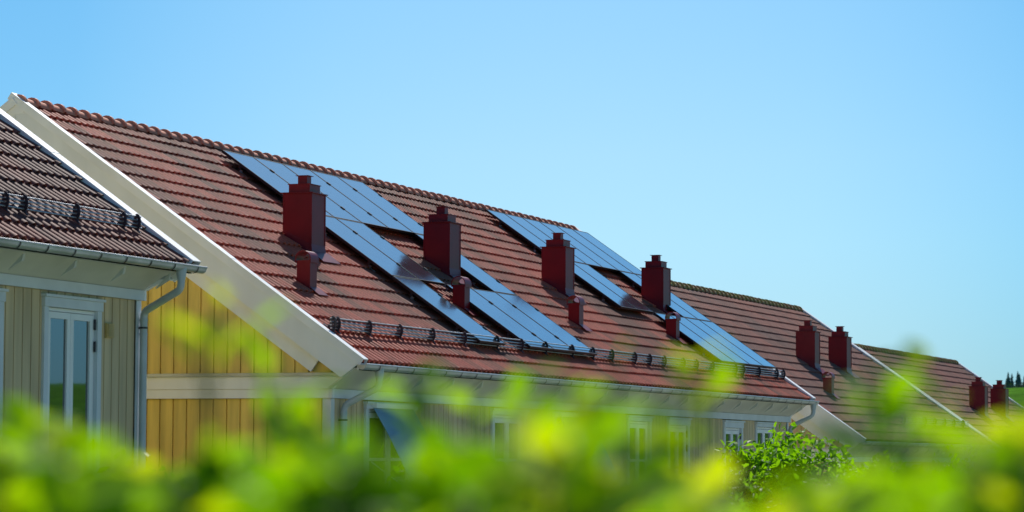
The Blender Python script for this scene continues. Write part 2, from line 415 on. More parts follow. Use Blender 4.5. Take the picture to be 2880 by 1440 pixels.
def chimney_proto(house, x, yf, ztop, ey, ez):
    """sheet-metal chimney; x = near face, yf = up-slope side of the near face"""
    Wd, D = .43, .46; y1 = yf; y0 = yf-Wd
    def zr(y, h=0.): return ez+(y-ey)*SA/CA+h/CA
    ox, oy = x, yf; org = (x, yf, zr(yf))
    m = MB(); zb1, zb0 = zr(y1, -.03), zr(y0, -.03); fl = .0
    # body, slightly flared into its flashing at the foot
    def ring(e, za, zb):
        return [(x-e*.3, y0-e*1.4, za), (x+D+e, y0-e*1.4, za), (x+D+e, y1+e*.4, zb), (x-e*.3, y1+e*.4, zb)]
    lv = [ring(.045, zb0-.03, zb1), ring(.012, zb0+.09, zb1+.06), ring(.0, zb0+.20, zb1+.12), ring(0, ztop-.01, ztop-.01)]
    b = 0
    for r in lv: m.v += r
    for k in range(3):
        for j in range(4): m.f.append((k*4+j, k*4+(j+1)%4, k*4+4+(j+1)%4, k*4+4+j)); m.a.append(0); m.m.append(0)
    m.f.append((12,13,14,15)); m.a.append(0); m.m.append(0)
    m.box(x-.004, x+.004, y1-.012, y1+.006, zb1+.1, ztop-.012)   # standing seams on the corners
    m.box(x-.006, x+.006, y0-.008, y0+.006, zb0+.2, ztop-.012)
    m.box(x+D-.006, x+D+.006, y0-.008, y0+.006, zb0+.2, ztop-.012)
    c = m.build('chimney', M_RED, house, origin=org); c.location = Vector(org)-house.location
    def sub(n, mb, mt): o = mb.build(n, mt, c, origin=org); return o
    s = MB(); s.box(x-.03, x+D+.03, y0-.03, y1+.03, ztop-.01, ztop+.004); sub('cap_plate', s, M_RED)
    s = MB(); q = .055; s.box(x+q, x+D-q, y0+q, y1-q, ztop+.004, ztop+.125); s.box(x+q-.012, x+D-q+.012, y0+q-.012, y1-q+.012, ztop+.117, ztop+.128); sub('hood', s, M_REDL)
    s = MB(); cx, cy = x+D/2, (y0+y1)/2; s.box(cx-.07, cx+.07, cy-.07, cy+.07, ztop+.129, ztop+.245); sub('flue', s, M_REDL)
    s = MB(); s.box(cx-.095, cx+.095, cy-.095, cy+.095, ztop+.246, ztop+.254); sub('flue_cap', s, M_REDL)
    s = MB()   # apron flashing lying on the tiles below and beside
    def F(xx, y, h): return (xx, y, zr(y, h))
    s.hexa([F(x-.03,y0-.20,.040),F(x+D+.10,y0-.20,.040),F(x+D+.10,y0-.01,.055),F(x-.03,y0-.01,.055),F(x-.03,y0-.20,.048),F(x+D+.10,y0-.20,.048),F(x+D+.10,y0-.01,.063),F(x-.03,y0-.01,.063)])
    sub('apron', s, M_RED)
    return c
def vent_proto(house, x, yf, ztop, ey, ez):
    W_, D = .19, .22; y1 = yf; y0 = yf-W_
    def zr(y, h=0.): return ez+(y-ey)*SA/CA+h/CA
    org = (x, yf, zr(yf)); m = MB()
    m.hexa([(x,y0,zr(y0,-.02)),(x+D,y0,zr(y0,-.02)),(x+D,y1,zr(y1,-.02)),(x,y1,zr(y1,-.02)),(x,y0,ztop),(x+D,y0,ztop),(x+D,y1,ztop),(x,y1,ztop)])
    m.box(x-.006, x+.004, y0-.004, y0+.012, zr(y0,.02), ztop-.002)
    v = m.build('vent_pipe', M_RED, house, origin=org); v.location = Vector(org)-house.location
    s = MB(); R = W_/2+.018; cy = (y0+y1)/2; cz = ztop+.015; n = 12
    for k in range(n):
        w0, w1 = pi*k/n, pi*(k+1)/n
        P = lambda w, r, xx: (xx, cy+cos(w)*r, cz+sin(w)*r)
        xa, xb = x-.02, x+D+.02
        s.hexa([P(w0,R,xa),P(w1,R,xa),P(w1,R,xb),P(w0,R,xb),P(w0,R-.012,xa),P(w1,R-.012,xa),P(w1,R-.012,xb),P(w0,R-.012,xb)])
    s.box(x-.02, x+D+.02, cy-R, cy-R+.012, ztop-.03, cz-.001); s.box(x-.02, x+D+.02, cy+R-.012, cy+R, ztop-.03, cz-.001)
    h = s.build('hood', M_REDL, v, origin=org); smooth_by_angle(h, 40)
    s = MB()
    def F(xx, y, h): return (xx, y, zr(y, h))
    s.hexa([F(x-.02,y0-.14,.040),F(x+D+.06,y0-.14,.040),F(x+D+.06,y0-.004,.05),F(x-.02,y0-.004,.05),F(x-.02,y0-.14,.046),F(x+D+.06,y0-.14,.046),F(x+D+.06,y0-.004,.056),F(x-.02,y0-.004,.056)])
    s.build('apron', M_RED, v, origin=org)
    return v
def place_copy(src, house, off):
    c = copy_tree(src, house); c.location = off; return c

def make_house(label, x0, x1, ey, ez, tone, tmat, rmat, sid_gable, sid_long, spw, holes, seed, board_pitch=.19, ov=.46, fup=0., hooks=.56, rafters=1.09, caplift=0):
    zg = min(gz(x0), gz(x1))-.3
    W = 9.80
    house = thing('row_house', label, 'house', ((x0+x1)/2, ey+W/2, gz((x0+x1)/2)), 'terraced houses stepping away along the street')
    rt = tile_roof(x0+.05, x1-.05, ey, ez, tone, tmat, house, spw, 1, seed)
    # far slope (plain sheet of tiles, seen only from elsewhere)
    tile_roof(x0+.05, x1-.05, ey, ez, tone, tmat, house, 4, -1, seed+50)
    ridge_cap(x0+.06, x1-.02, ey, ez, rmat, rt, seed)
    ay, az = ey+SLEN*CA, ez+SLEN*SA
    # roof deck under the tiles
    m = MB(); d = .05
    m.prism_x(x0+.06, x1-.06, [(ey+.03, ez-.03), (ay, az-.045), (ey+W-.03, ez-.03), (ey+W-.03, ez-.10), (ay, az-.14), (ey+.03, ez-.10)])
    m.build('roof_deck', M_IN, house)
    wy = ey+ov; wy2 = ey+W-ov; GX0, GX1 = x0+.16, x1-.16     # wall faces
    fz0, fz1 = ez-.44+fup, ez-.325+fup                                   # frieze
    for (xa, sgn) in ((x0, 1), (x1, -1)):
        for side in (1, -1):
            b = MB(); e = lambda s, h, xx: rp(ey, ez, xx, s, h, side)
            xs = (xa, xa+sgn*.03)
            def plank(s0, s1, h0, h1, xs, cut0=0.):
                b.hexa([e(s0+cut0, h0, xs[0]), e(s1, h0, xs[0]), e(s1, h0, xs[1]), e(s0+cut0, h0, xs[1]), e(s0, h1, xs[0]), e(s1, h1, xs[0]), e(s1, h1, xs[1]), e(s0, h1, xs[1])])
            # barge board (cut plumb at the ridge), underside board
            def sl(h): return SLEN-h*0 + h*SA/CA*1.0
            b.hexa([e(.0+.10, -.30, xs[0]), e(SLEN+(-.30)*SA/CA, -.30, xs[0]), e(SLEN+(-.30)*SA/CA, -.30, xs[1]), e(.10, -.30, xs[1]),
                    e(-.005, .0, xs[0]), e(SLEN, .0, xs[0]), e(SLEN, .0, xs[1]), e(-.005, .0, xs[1])])
            b.hexa([e(.12, -.30, xs[1]), e(SLEN-.30*SA/CA, -.30, xs[1]), e(SLEN-.30*SA/CA, -.30, xa+sgn*.155), e(.12, -.30, xa+sgn*.155),
                    e(.12, -.275, xs[1]), e(SLEN-.275*SA/CA, -.275, xs[1]), e(SLEN-.275*SA/CA, -.275, xa+sgn*.155), e(.12, -.275, xa+sgn*.155)])
            b.build('barge_board', M_WHITE, house)
            b = MB(); xr = (xa+sgn*.115, xa+sgn*.15)
            b.hexa([e(.52, -.50, xr[0]), e(SLEN-.50*SA/CA, -.50, xr[0]), e(SLEN-.50*SA/CA, -.50, xr[1]), e(.52, -.50, xr[1]),
                    e(.52, -.302, xr[0]), e(SLEN-.302*SA/CA, -.302, xr[0]), e(SLEN-.302*SA/CA, -.302, xr[1]), e(.52, -.302, xr[1])])
            b.build('gable_trim', M_WHITE, house)
            # verge flashing, in three lapped lengths
            b = MB(); cuts = [(-.03, 2.2), (2.2, 4.3), (4.3, SLEN+(.10 if side > 0 else -.02))]
            for q, (sa, sb) in enumerate(cuts):
                g = .004*(q % 2)+(.009 if side < 0 else 0)
                xo, xi = xa-sgn*(.014+g), xa+sgn*((.13 if sgn > 0 else .19)+g)
                b.hexa([e(sa, .055+g, xo), e(sb+.02, .055+g, xo), e(sb+.02, .055+g, xi), e(sa, .055+g, xi), e(sa, .068+g, xo), e(sb+.02, .068+g, xo), e(sb+.02, .068+g, xi), e(sa, .068+g, xi)])
                b.hexa([e(sa, -.035, xo), e(sb+.02, -.035, xo), e(sb+.02, -.035, xo+sgn*.006), e(sa, -.035, xo+sgn*.006), e(sa, .054+g, xo), e(sb+.02, .054+g, xo), e(sb+.02, .054+g, xo+sgn*.006), e(sa, .054+g, xo+sgn*.006)])
                b.hexa([e(sa, .0, xi-sgn*.004), e(sb+.02, .0, xi-sgn*.004), e(sb+.02, .0, xi), e(sa, .0, xi), e(sa, .054+g, xi-sgn*.004), e(sb+.02, .054+g, xi-sgn*.004), e(sb+.02, .054+g, xi), e(sa, .054+g, xi)])
            b.build('verge_flashing', M_TRIM, rt)
        b = MB(); xo = xa-sgn*.006
        b.prism_x(min(xo, xa+sgn*.11), max(xo, xa+sgn*.11), [(ay-.12, az-.16), (ay-.10, az-.07), (ay, az-.005), (ay+.10, az-.07), (ay+.12, az-.16)]); b.build('ridge_end_cap', M_TRIM, rt)
    # eave fascia (blue-white board behind the gutter), cove soffit, frieze on the two long sides
    for side in (1, -1):
        Y = (lambda y: y) if side == 1 else (lambda y: 2*ey+W-y)
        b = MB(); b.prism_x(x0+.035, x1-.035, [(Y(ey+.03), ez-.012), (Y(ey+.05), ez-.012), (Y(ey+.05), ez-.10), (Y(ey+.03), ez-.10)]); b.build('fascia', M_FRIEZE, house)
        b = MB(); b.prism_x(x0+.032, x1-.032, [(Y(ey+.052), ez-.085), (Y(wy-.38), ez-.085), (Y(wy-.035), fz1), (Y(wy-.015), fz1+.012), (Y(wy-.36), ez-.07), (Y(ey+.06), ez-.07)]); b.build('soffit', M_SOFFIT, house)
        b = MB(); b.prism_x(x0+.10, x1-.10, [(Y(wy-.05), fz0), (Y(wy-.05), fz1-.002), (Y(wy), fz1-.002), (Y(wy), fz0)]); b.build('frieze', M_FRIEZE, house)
        if side == 1:
            n = int((x1-x0-.6)/rafters)
            for k in range(n+1):
                xr = x1-.45-k*rafters
                r = MB(); r.prism_x(xr-.022, xr+.022, [(ey+.08, ez-.115), (ey+.26, ez-.285), (ey+.10, ez-.195)]); r.build('rafter_tail', M_SOFFIT, house)
    # cornice returns / gable band
    for (gx, sgn) in ((GX0, 1), (GX1, -1)):
        b = MB(); xo = gx-sgn*.055; xi = gx
        pl = [(wy-.055, fz0), (wy-.055, fz1), (ey+.26, ez-.16), (ey+.34, ez-.125), (ey+W-.34, ez-.125), (ey+W-.26, ez-.16), (wy2+.055, fz1), (wy2+.055, fz0)]
        b.prism_x(min(xo, xi), max(xo, xi), [(y, z) for y, z in pl[:0]] + [(wy-.055, fz1), (ey+.26, ez-.165), (ey+W-.26, ez-.165), (wy2+.055, fz1)])
        b.prism_x(min(xo+sgn*.012, xi), max(xo+sgn*.012, xi), [(wy-.055, fz0), (wy-.055, fz1-.003), (wy2+.055, fz1-.003), (wy2+.055, fz0)])
        bb = b.build('gable_band', M_WHITE, house)
        b = MB(); xf = gx-sgn*.09
        b.hexa([(min(xf,gx), ey+.25, ez-.164), (max(xf,gx), ey+.25, ez-.164), (max(xf,gx), ey+W-.25, ez-.164), (min(xf,gx), ey+W-.25, ez-.164),
                (min(xf,gx), ey+.30, ez-.125), (max(xf,gx), ey+.30, ez-.125), (max(xf,gx), ey+W-.30, ez-.125), (min(xf,gx), ey+W-.30, ez-.125)])
        b.build('drip_flashing', M_ZINC, bb)
    # walls : boards on a core
    m = MB(); T = .022
    core = .10
    m.box(GX0+core, GX1-core, wy+core, wy2-core, zg, fz1, mi=2)
    # gable core above
    for gx, sgn in ((GX0, 1), (GX1, -1)):
        xa, xb = gx+sgn*T*1.02, gx+sgn*core
        m.prism_x(min(xa, xb), max(xa, xb), [(wy, zg), (wy, ez-.02), (ay, az-.30), (wy2, ez-.02), (wy2, zg)])
        m.m[-7:] = [3]*7
        def put(a, b_, za, zl, zr_, gx=gx, sgn=sgn):
            m.hexa([(gx, a, za), (gx+sgn*T, a, za), (gx+sgn*T, b_, za), (gx, b_, za), (gx, a, zl), (gx+sgn*T, a, zl), (gx+sgn*T, b_, zr_), (gx, b_, zr_)], mi=0)
        def zt(y): return ez-.16+(min(y-ey, W-(y-ey)))*SA/CA-.20
        boards(m, wy+.11, wy2-.11, zg, lambda y: fz0-.004, put, board_pitch)
        boards(m, wy+.30, wy2-.30, ez-.128, zt, put, board_pitch)
    for (yy, sg) in ((wy, 1), (wy2, -1)):
        def put(a, b_, za, zl, zr_, yy=yy, sg=sg):
            m.hexa([(a, yy, za), (b_, yy, za), (b_, yy+sg*T, za), (a, yy+sg*T, za), (a, yy, zl), (b_, yy, zr_), (b_, yy+sg*T, zr_), (a, yy+sg*T, zl)], mi=1)
        boards(m, GX0+.12, GX1-.12, zg, lambda x: fz0-.004, put, .176, .018, holes if sg == 1 else ())
        # groove backing
        hs = sorted([h for h in holes]) if sg == 1 else []
        x = GX0+.06
        for h in hs+[(GX1-.06, GX1-.06, 0, 0)]:
            ya, yb = (yy+T*1.02, yy+core-.004) if sg == 1 else (yy-core+.004, yy-T*1.02)
            m.box(x, h[0], ya, yb, zg, fz1, mi=4)
            if h[1] > h[0]:
                m.box(h[0]+.001, h[1]-.001, ya, yb, zg, h[2], mi=4); m.box(h[0]+.001, h[1]-.001, ya, yb, h[3], fz1, mi=4)
            x = h[1]
    m.build('wall', [sid_gable, sid_long, M_IN, sid_gable, sid_long], house)
    # corner posts
    for gx, sgn in ((GX0, 1), (GX1, -1)):
        for yy, sg in ((wy, 1), (wy2, -1)):
            b = MB(); xa, xb = gx-sgn*.012, gx+sgn*.10; ya, yb = yy-sg*.012, yy+sg*.10
            b.box(min(xa,xb), max(xa,xb), min(ya,yb), max(ya,yb), zg, fz0-.003)
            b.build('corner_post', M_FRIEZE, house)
    g = make_gutter(house, x0-.06, x1+.05, ey, ez, hooks)
    return house, wy, zg

# tones (0 red .. 1 grey brown) per tile
def tone_B(x, c, r):
    n = 1.3*noise.noise((x*.42, c*.13, 3.1))+.9*noise.noise((x*1.6, c*.22, 9.))
    v = .36+.06*min(max((x+5)/5, 0), 1)*3+1.0*n+(r-.5)*.6
    if c < 2: v -= .35
    return min(max(v, 0), 1)
def tone_A(x, c, r):
    v = .88+.5*noise.noise((x*.9, c*.3, 1.))+(r-.5)*.3
    if c < 3: v -= .22
    return min(max(v, 0), 1)
def tone_C(x, c, r):
    v = .55+.9*noise.noise((x*.45, c*.16, 5.))+.4*noise.noise((x*1.9, c*.3, 2.))+(r-.5)*.6
    return min(max(v, 0), 1)

EYB, EZB = -4.49, -3.33
B0, B1 = -5.31, 17.08
holesA = [(-11.36, -10.10, -4.95, -2.80), (-13.45, -12.19, -4.95, -2.80)]
EYA, EZA, A1 = -4.07, -2.36, -9.0
A0 = -17.0
hA, wyA, zgA = make_house('sand coloured house at the left edge with dark tiled roof and glazed double door', A0, A1, EYA, EZA, tone_A, TILE_A, RIDGE_B, M_YEL, M_BEI, 10, holesA, 11, hooks=.56, rafters=1.07, ov=.61, fup=.04)
for h in holesA: make_window(hA, h[0]+.002, h[1]-.002, h[2]+.001, h[3]-.002, wyA, 'door')
make_downpipe(hA, A1-.46, A1-.20, EYA, EZA, wyA, zgA)
make_snow_guard(hA, A0+.3, A1-.52, EYA, EZA, [-9.62, -9.95, -11.0, -12.1, -12.48, -13.5, -14.6, -15.7], .54)
v = MB(); v.box(-9.98, -9.82, wyA-.03, wyA-.002, -3.21, -3.05)
for k in range(6): v.box(-9.965, -9.835, wyA-.045, wyA-.031, -3.195+k*.025, -3.183+k*.025)
o = v.build('wall_vent', paint('ochre_vent_metal', (.60,.42,.16), .5, .1, 8), hA)

wyB = EYB+.46
holesB = [(-4.09,-2.42,-5.3,-3.79), (.48,1.90,-5.3,-3.79), (3.12,4.78,-5.3,-3.79), (6.72,8.0,-5.3,-3.79), (8.95,10.2,-5.9,-3.79), (12.35,13.6,-5.9,-3.79), (14.5,15.85,-5.3,-3.79)]
hB, wyB, zgB = make_house('long middle house with ochre gable, its red-brown roof carrying all the solar panels', B0, B1, EYB, EZB, tone_B, TILE_B, RIDGE_B, M_YEL, M_BEI, 12, holesB, 21)
for k, h in enumerate(holesB): make_window(hB, h[0]+.002, h[1]-.002, h[2]+.001, h[3]-.002, wyB, 'door' if k in (4,5) else 'window')
make_awning(hB, -3.90, -2.56, -3.86, wyB); make_awning(hB, 3.28, 4.62, -3.86, wyB)
make_downpipe(hB, B0+.50, B0+.42, EYB, EZB, wyB, zgB)
make_downpipe(hB, B1-.16, B1-.24, EYB, EZB, wyB, zgB)
make_snow_guard(hB, B0+.22, B1-.35, EYB, EZB, [-5.02,-4.88,-3.87,-2.84,-1.68,-.5,.8,1.82,2.88,4.1,5.1,6.06,7.26,8.07,8.9,10.0,10.8,11.8,13.3,13.8,14.9,16.2,16.7], .63)
ch = chimney_proto(hB, -1.70, -1.76, -.835, EYB, EZB)
for x in (3.50, 8.95, 14.62): place_copy(ch, hB, ch.location+Vector((x+1.70, 0, 0)))
vt = vent_proto(hB, -3.70, -2.89, -1.93, EYB, EZB)
for x in (1.82, 7.05, 12.5): place_copy(vt, hB, vt.location+Vector((x+3.70, -.02, 0)))

EYC, EZC = -4.78, -4.10
holesC = [(22.0,23.3,-6.2,-4.56), (26,27.3,-6.2,-4.56)]
hC, wyC, zgC = make_house('second house from the right, panel-free brown roof behind the house with solar panels', 20.0, 33.9, EYC, EZC, tone_C, TILE_C, RIDGE_C, M_BEI, M_BEI, 8, holesC, 31)
for h in holesC: make_window(hC, h[0]+.002, h[1]-.002, h[2]+.001, h[3]-.002, wyC, 'window')
make_snow_guard(hC, 26.0, 33.5, EYC, EZC, [26.2+1.1*k for k in range(7)], .66)
zf = lambda y, ey, ez: ez+(y-ey)*SA/CA
off = Vector((0, EYC-EYB, EZC-EZB))
for x in (25.1, 28.1):
    place_copy(ch, hC, Vector((x, -1.76, zf(-1.76, EYB, EZB)))+off-hC.location)
for x in (23.0,):
    place_copy(vt, hC, Vector((x, -2.91, zf(-2.91, EYB, EZB)))+off-hC.location)

EYD, EZD = -5.27, -4.90
hD, wyD, zgD = make_house('farthest house of the row at the right with mossy ridge and two chimneys', 37.6, 51.1, EYD, EZD, tone_C, TILE_C, RIDGE_C, M_BEI, M_BEI, 8, [], 41)
off = Vector((0, EYD-EYB, EZD-EZB))
for x in (42.2, 45.3):
    place_copy(ch, hD, Vector((x, -1.76, zf(-1.76, EYB, EZB)))+off-hD.location)

# ------------------------------------------------------------------ solar panels
PW, PL, PH = 1.02, 1.663, .15
def panel_proto(PW, PL):
    root = thing('solar_panel', 'x', 'solar panel', (0,0,0), None, (PITCH,0,0))
    w, l = PW-.020, PL-.020
    f = MB(); d = .038; e = .014
    f.box(0, w, -e, 0, -d, 0); f.box(0, w, -l, -l+e, -d, 0); f.box(0, e, -l+e, -e, -d, 0); f.box(w-e, w, -l+e, -e, -d, 0)
    fo = f.build('frame', M_DARK, root)
    g = MB(); g.box(e, w-e, -l+e, -e, -.012, -.003); g.build('glass', M_PANEL, root)
    for fy in (.24, .76):
        r = MB(); r.box(-.01, w+.012, -l*fy-.02, -l*fy+.02, -d-.045, -d-.001); r.build('rail', M_DARK, root)
        c = MB(); c.box(w-.012, w+.032, -l*fy-.035, -l*fy+.035, .001, .010); c.build('clamp', M_DARK, root)
        h = MB(); h.box(.08, .11, -l*fy-.02, -l*fy+.02, -PH+.02, -d-.046); h.box(.08, .11, -l*fy-.12, -l*fy-.021, -PH+.02, -PH+.03); h.build('hook', M_STEEL, root)
    return root
ORD = ['first','second','third','fourth','fifth','sixth']
def add_panels(s0, t0, PW, PL, cells, group, clamps=True):
    PROTO = None
    for (c, r, lab) in cells:
        if PROTO is None: PROTO = panel_proto(PW, PL); o = PROTO
        else: o = copy_tree(PROTO)
        if not clamps:
            for chd in list(o.children):
                if chd.name.startswith('clamp'): bpy.data.objects.remove(chd)
        x = s0+c*PW; t = t0+r*PL
        o.location = (x, -t*CA, -t*SA); o['label'] = lab; o['group'] = group
N1 = 'in the nearer array, '
c1 = [(k, 0, 'solar panel under the ridge %s%s from left in its top row' % (N1, ORD[k])) for k in range(5)]
c1 += [(0,1,'left solar panel of the middle row beside the first tall chimney'), (1,1,'middle row solar panel left of the tile gap before the second tall chimney'),
       (4,1,'lone middle row solar panel just behind the second tall chimney'),
       (0,2,'single blue solar panel left of the second vent pipe, running down to the snow guard'),
       (2,2,'lowest row solar panel of the nearer array, just right of the second vent pipe'), (3,2,'middle one of the three joined solar panels above the snow guard'), (4,2,'rightmost of the three joined solar panels above the snow guard')]
add_panels(-.04, 0, 1.04, 1.663, c1, 'solar panels of the nearer array')
c2 = [(k, 0, 'solar panel %s from left in the farther array\'s top row' % ORD[k]) for k in range(6)]
c2 += [(0,1,'left panel of the two-panel hanging tip beside the fourth chimney'), (1,1,'right panel of the two-panel hanging tip beside the fourth chimney'),
       (4,1,'solar panel immediately behind the fourth chimney, middle row of the farther array'), (5,1,'middle row solar panel at the far right roof edge, beside the fourth chimney'),
       (2,2,'leftmost solar panel of the farther array\'s lowest row, right of the fourth vent pipe'), (3,2,'second solar panel from the left in the lowest row of the farther array'),
       (4,2,'third solar panel from the left in the lowest row of the farther array'), (5,2,'last solar panel of the lowest row, at the far verge')]
S2, T2 = 11.0, -.08
add_panels(S2, T2, .96, 1.6, c2, 'solar panels of the farther array', False)

# ------------------------------------------------------------------ camera
CL = Vector((-38.158, -18.6795, -4.5422))
F = Vector((.93522966, .34691012, .07070256)); R = Vector((.34752113, -.93766419, .00386306)); U = Vector((-.06763539, -.02095779, .99748996))
FP = 8127.9
cd = bpy.data.cameras.new('camera'); cam = bpy.data.objects.new('camera', cd); C.objects.link(cam)
M3 = Matrix((R, U, -F)).transposed(); cam.matrix_world = Matrix.Translation(CL) @ M3.to_4x4()
cd.sensor_width = 36; cd.sensor_fit = 'HORIZONTAL'; cd.lens = FP*36/2880; cd.clip_end = 6000; cd.clip_start = .1
cd.dof.use_dof = True; cd.dof.focus_distance = 46; cd.dof.aperture_fstop = 3.5; cd.dof.aperture_blades = 0
bpy.context.scene.camera = cam

# ------------------------------------------------------------------ foliage
def add_leaf(m, p, d, n, L, W, tone):
    """pointed leaf folded along its midrib: p base, d direction, n face normal"""
    d = d.normalized(); n = (n-d*n.dot(d)); 
    if n.length < 1e-4: n = d.orthogonal()
    n.normalize(); s = d.cross(n)
    i = len(m.v)
    P = [p, p+d*L*.3+s*W*.5+n*W*.14, p+d*L*.68+s*W*.38+n*W*.10, p+d*L-n*L*.08, p+d*L*.68-s*W*.38+n*W*.10, p+d*L*.3-s*W*.5+n*W*.14, p+d*L*.35, p+d*L*.7-n*L*.02]
    m.v += [tuple(q) for q in P]
    for f in ((0,1,6),(1,2,7,6),(2,3,7),(0,6,5),(6,7,4,5),(7,3,4)): m.f.append(tuple(i+k for k in f)); m.a.append(tone); m.m.append(0)
def rvec(rn): 
    while True:
        v = Vector((rn.uniform(-1,1), rn.uniform(-1,1), rn.uniform(-1,1)))
        if .05 < v.length < 1: return v.normalized()
def px2w(px, py, depth):                     # photo picture point (2576 wide) at a depth in metres
    x = px*2880/2576; y = py*2880/2576
    return CL+(F+R*((x-1440)/FP)-U*((y-720)/FP))*depth
def shoot(lm, sm, tip, base, L, W, rn, tone, step=.026, leafy=1., bushy=1., bare=(9, 9, 0)):
    """a curved shoot from base up to tip, leaves spiralling round it"""
    v = tip-base; ln = v.length; side = rvec(rn)*ln*.06; n = max(6, int(ln/.06))
    pts = [base+v*(k/n)+side*sin(pi*k/n) for k in range(n+1)]
    sm.tube(pts, [.006*(1-.75*k/n)+.0012 for k in range(n+1)], 5)
    q = 0; w = rn.uniform(0, 6)
    while q < ln*leafy:
        k = 1-q/ln; f = k*n; i = min(n-1, int(f)); p = pts[i].lerp(pts[i+1], f-i)
        w += 2.4; out = Vector((cos(w), sin(w), rn.uniform(.0, .9)))
        sz = (.55+.45*min(1, q/.10))*rn.uniform(.75, 1.2)
        if bare[0] < q < bare[1] and rn.random() > bare[2]: q += step; continue
        add_leaf(lm, p+out.normalized()*.006, out+rvec(rn)*.35, Vector((0,0,1))+rvec(rn)*.7, L*sz, W*sz, min(1, max(0, tone+rn.uniform(-.13,.13))))
        q += step*rn.uniform(.7, 1.3)/bushy
def near_shrub(label, shoots, seed, L=.088, W=.052, group='leafy shrubs close to the camera'):
    rn = random.Random(seed); lm, sm = MB(), MB()
    xs = [px2w(s[0], 1288, s[2]) for s in shoots]
    c = sum(xs, Vector())/len(xs); base = Vector((c.x, c.y, gz(c.x, c.y)))
    t = thing('leafy_shrub', label, 'shrub', base, group)
    for (px, py, dep, tone) in shoots:
        tip = px2w(px, py, dep); foot = Vector((base.x+(tip.x-base.x)*.35, base.y+(tip.y-base.y)*.35, base.z-.02))
        drop = (prof(px)-py)*1.118*dep/FP           # how far this tip stands clear of the hedge top
        bare = (rn.uniform(.06, .085), drop+.02, .07 if px < 900 else .42) if drop > .05 else (9, 9, 0)
        shoot(lm, sm, tip, foot, L*(.8 if drop > .05 else 1), W*(.8 if drop > .05 else 1), rn, tone, step=.02, leafy=.5, bare=bare)
    o = lm.build('foliage', LEAF_NEAR, t, attr=True, recalc=False); sm.build('stems', M_STEM, t)
# ground-hugging top line of the hedge, sampled over the picture width: (x, top)
PROF = [(-80,1085),(60,1075),(200,1110),(330,1165),(450,1195),(600,1200),(700,1135),(800,1110),(900,1190),(1000,1235),(1050,1190),(1120,1165),(1250,1130),(1400,1115),(1500,1150),(1600,1170),(1700,1175),(1780,1205),(1850,1250),(2050,1265),(2150,1250),(2250,1215),(2330,1175),(2420,1150),(2500,1115),(2660,1080)]
def prof(x):
    for (a, ya), (b, yb) in zip(PROF, PROF[1:]):
        if a <= x <= b: return ya+(yb-ya)*(x-a)/(b-a)
    return 1060
rn = random.Random(5)
def fill(x0, x1, nback, ncl, lo=0):
    """a dark inner row of shoots and brighter tufts standing in front of it"""
    out = []
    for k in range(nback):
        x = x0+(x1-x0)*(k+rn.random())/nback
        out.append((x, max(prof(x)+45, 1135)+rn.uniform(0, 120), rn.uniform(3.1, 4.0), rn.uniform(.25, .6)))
    for k in range(ncl):
        cx = x0+(x1-x0)*(k+rn.uniform(.2, .8))/ncl; t = rn.choice([.2, .34, .45, .58, .75, .5]); d = rn.uniform(2.3, 3.3); up = rn.choice([-30, -10, 15, 45, 80, 120])
        for q in range(rn.randint(3, 6)):
            x = cx+rn.gauss(0, 17); out.append((x, prof(x)+up+rn.uniform(-8, 50), d+rn.uniform(-.25, .25), t+rn.uniform(-.1, .1)))
    return out
near_shrub('out of focus bright green shrub across the lower left corner', fill(-120, 420, 34, 8), 1)
near_shrub('blurred yellow-green shrub in front of the ochre gable, one loose shoot rising above it', fill(400, 950, 34, 8)+[(560, 770, 2.7, .72), (480, 800, 2.9, .5), (640, 830, 2.8, .5), (770, 985, 3.2, .6), (700, 1010, 3.0, .4)], 2)
near_shrub('blurred green shrub below the blue awning at the centre bottom', fill(930, 1480, 34, 9)+[(1035, 945, 3.1, .35), (1060, 990, 3.0, .4), (1190, 1000, 3.2, .5), (1440, 940, 3.1, .5), (1330, 1010, 3.2, .35), (1300, 1030, 3.0, .3)], 3)
near_shrub('blurred shrub with a yellow tip in front of the far downpipe', fill(1450, 2000, 34, 8)+[(1550, 915, 3.1, .45), (1740, 920, 3.0, .72), (1770, 950, 3.0, .6), (1640, 1010, 3.2, .35)], 4)
near_shrub('blurred green shrub at the lower right, rising over the farther roofs', fill(1980, 2680, 44, 11)+[(2170, 935, 2.9, .35), (2210, 960, 3.0, .3), (2240, 985, 3.2, .3), (2330, 935, 3.0, .6), (2300, 1010, 3.0, .35), (2560, 1080, 3.0, .3), (2600, 1060, 3.2, .35)], 5)

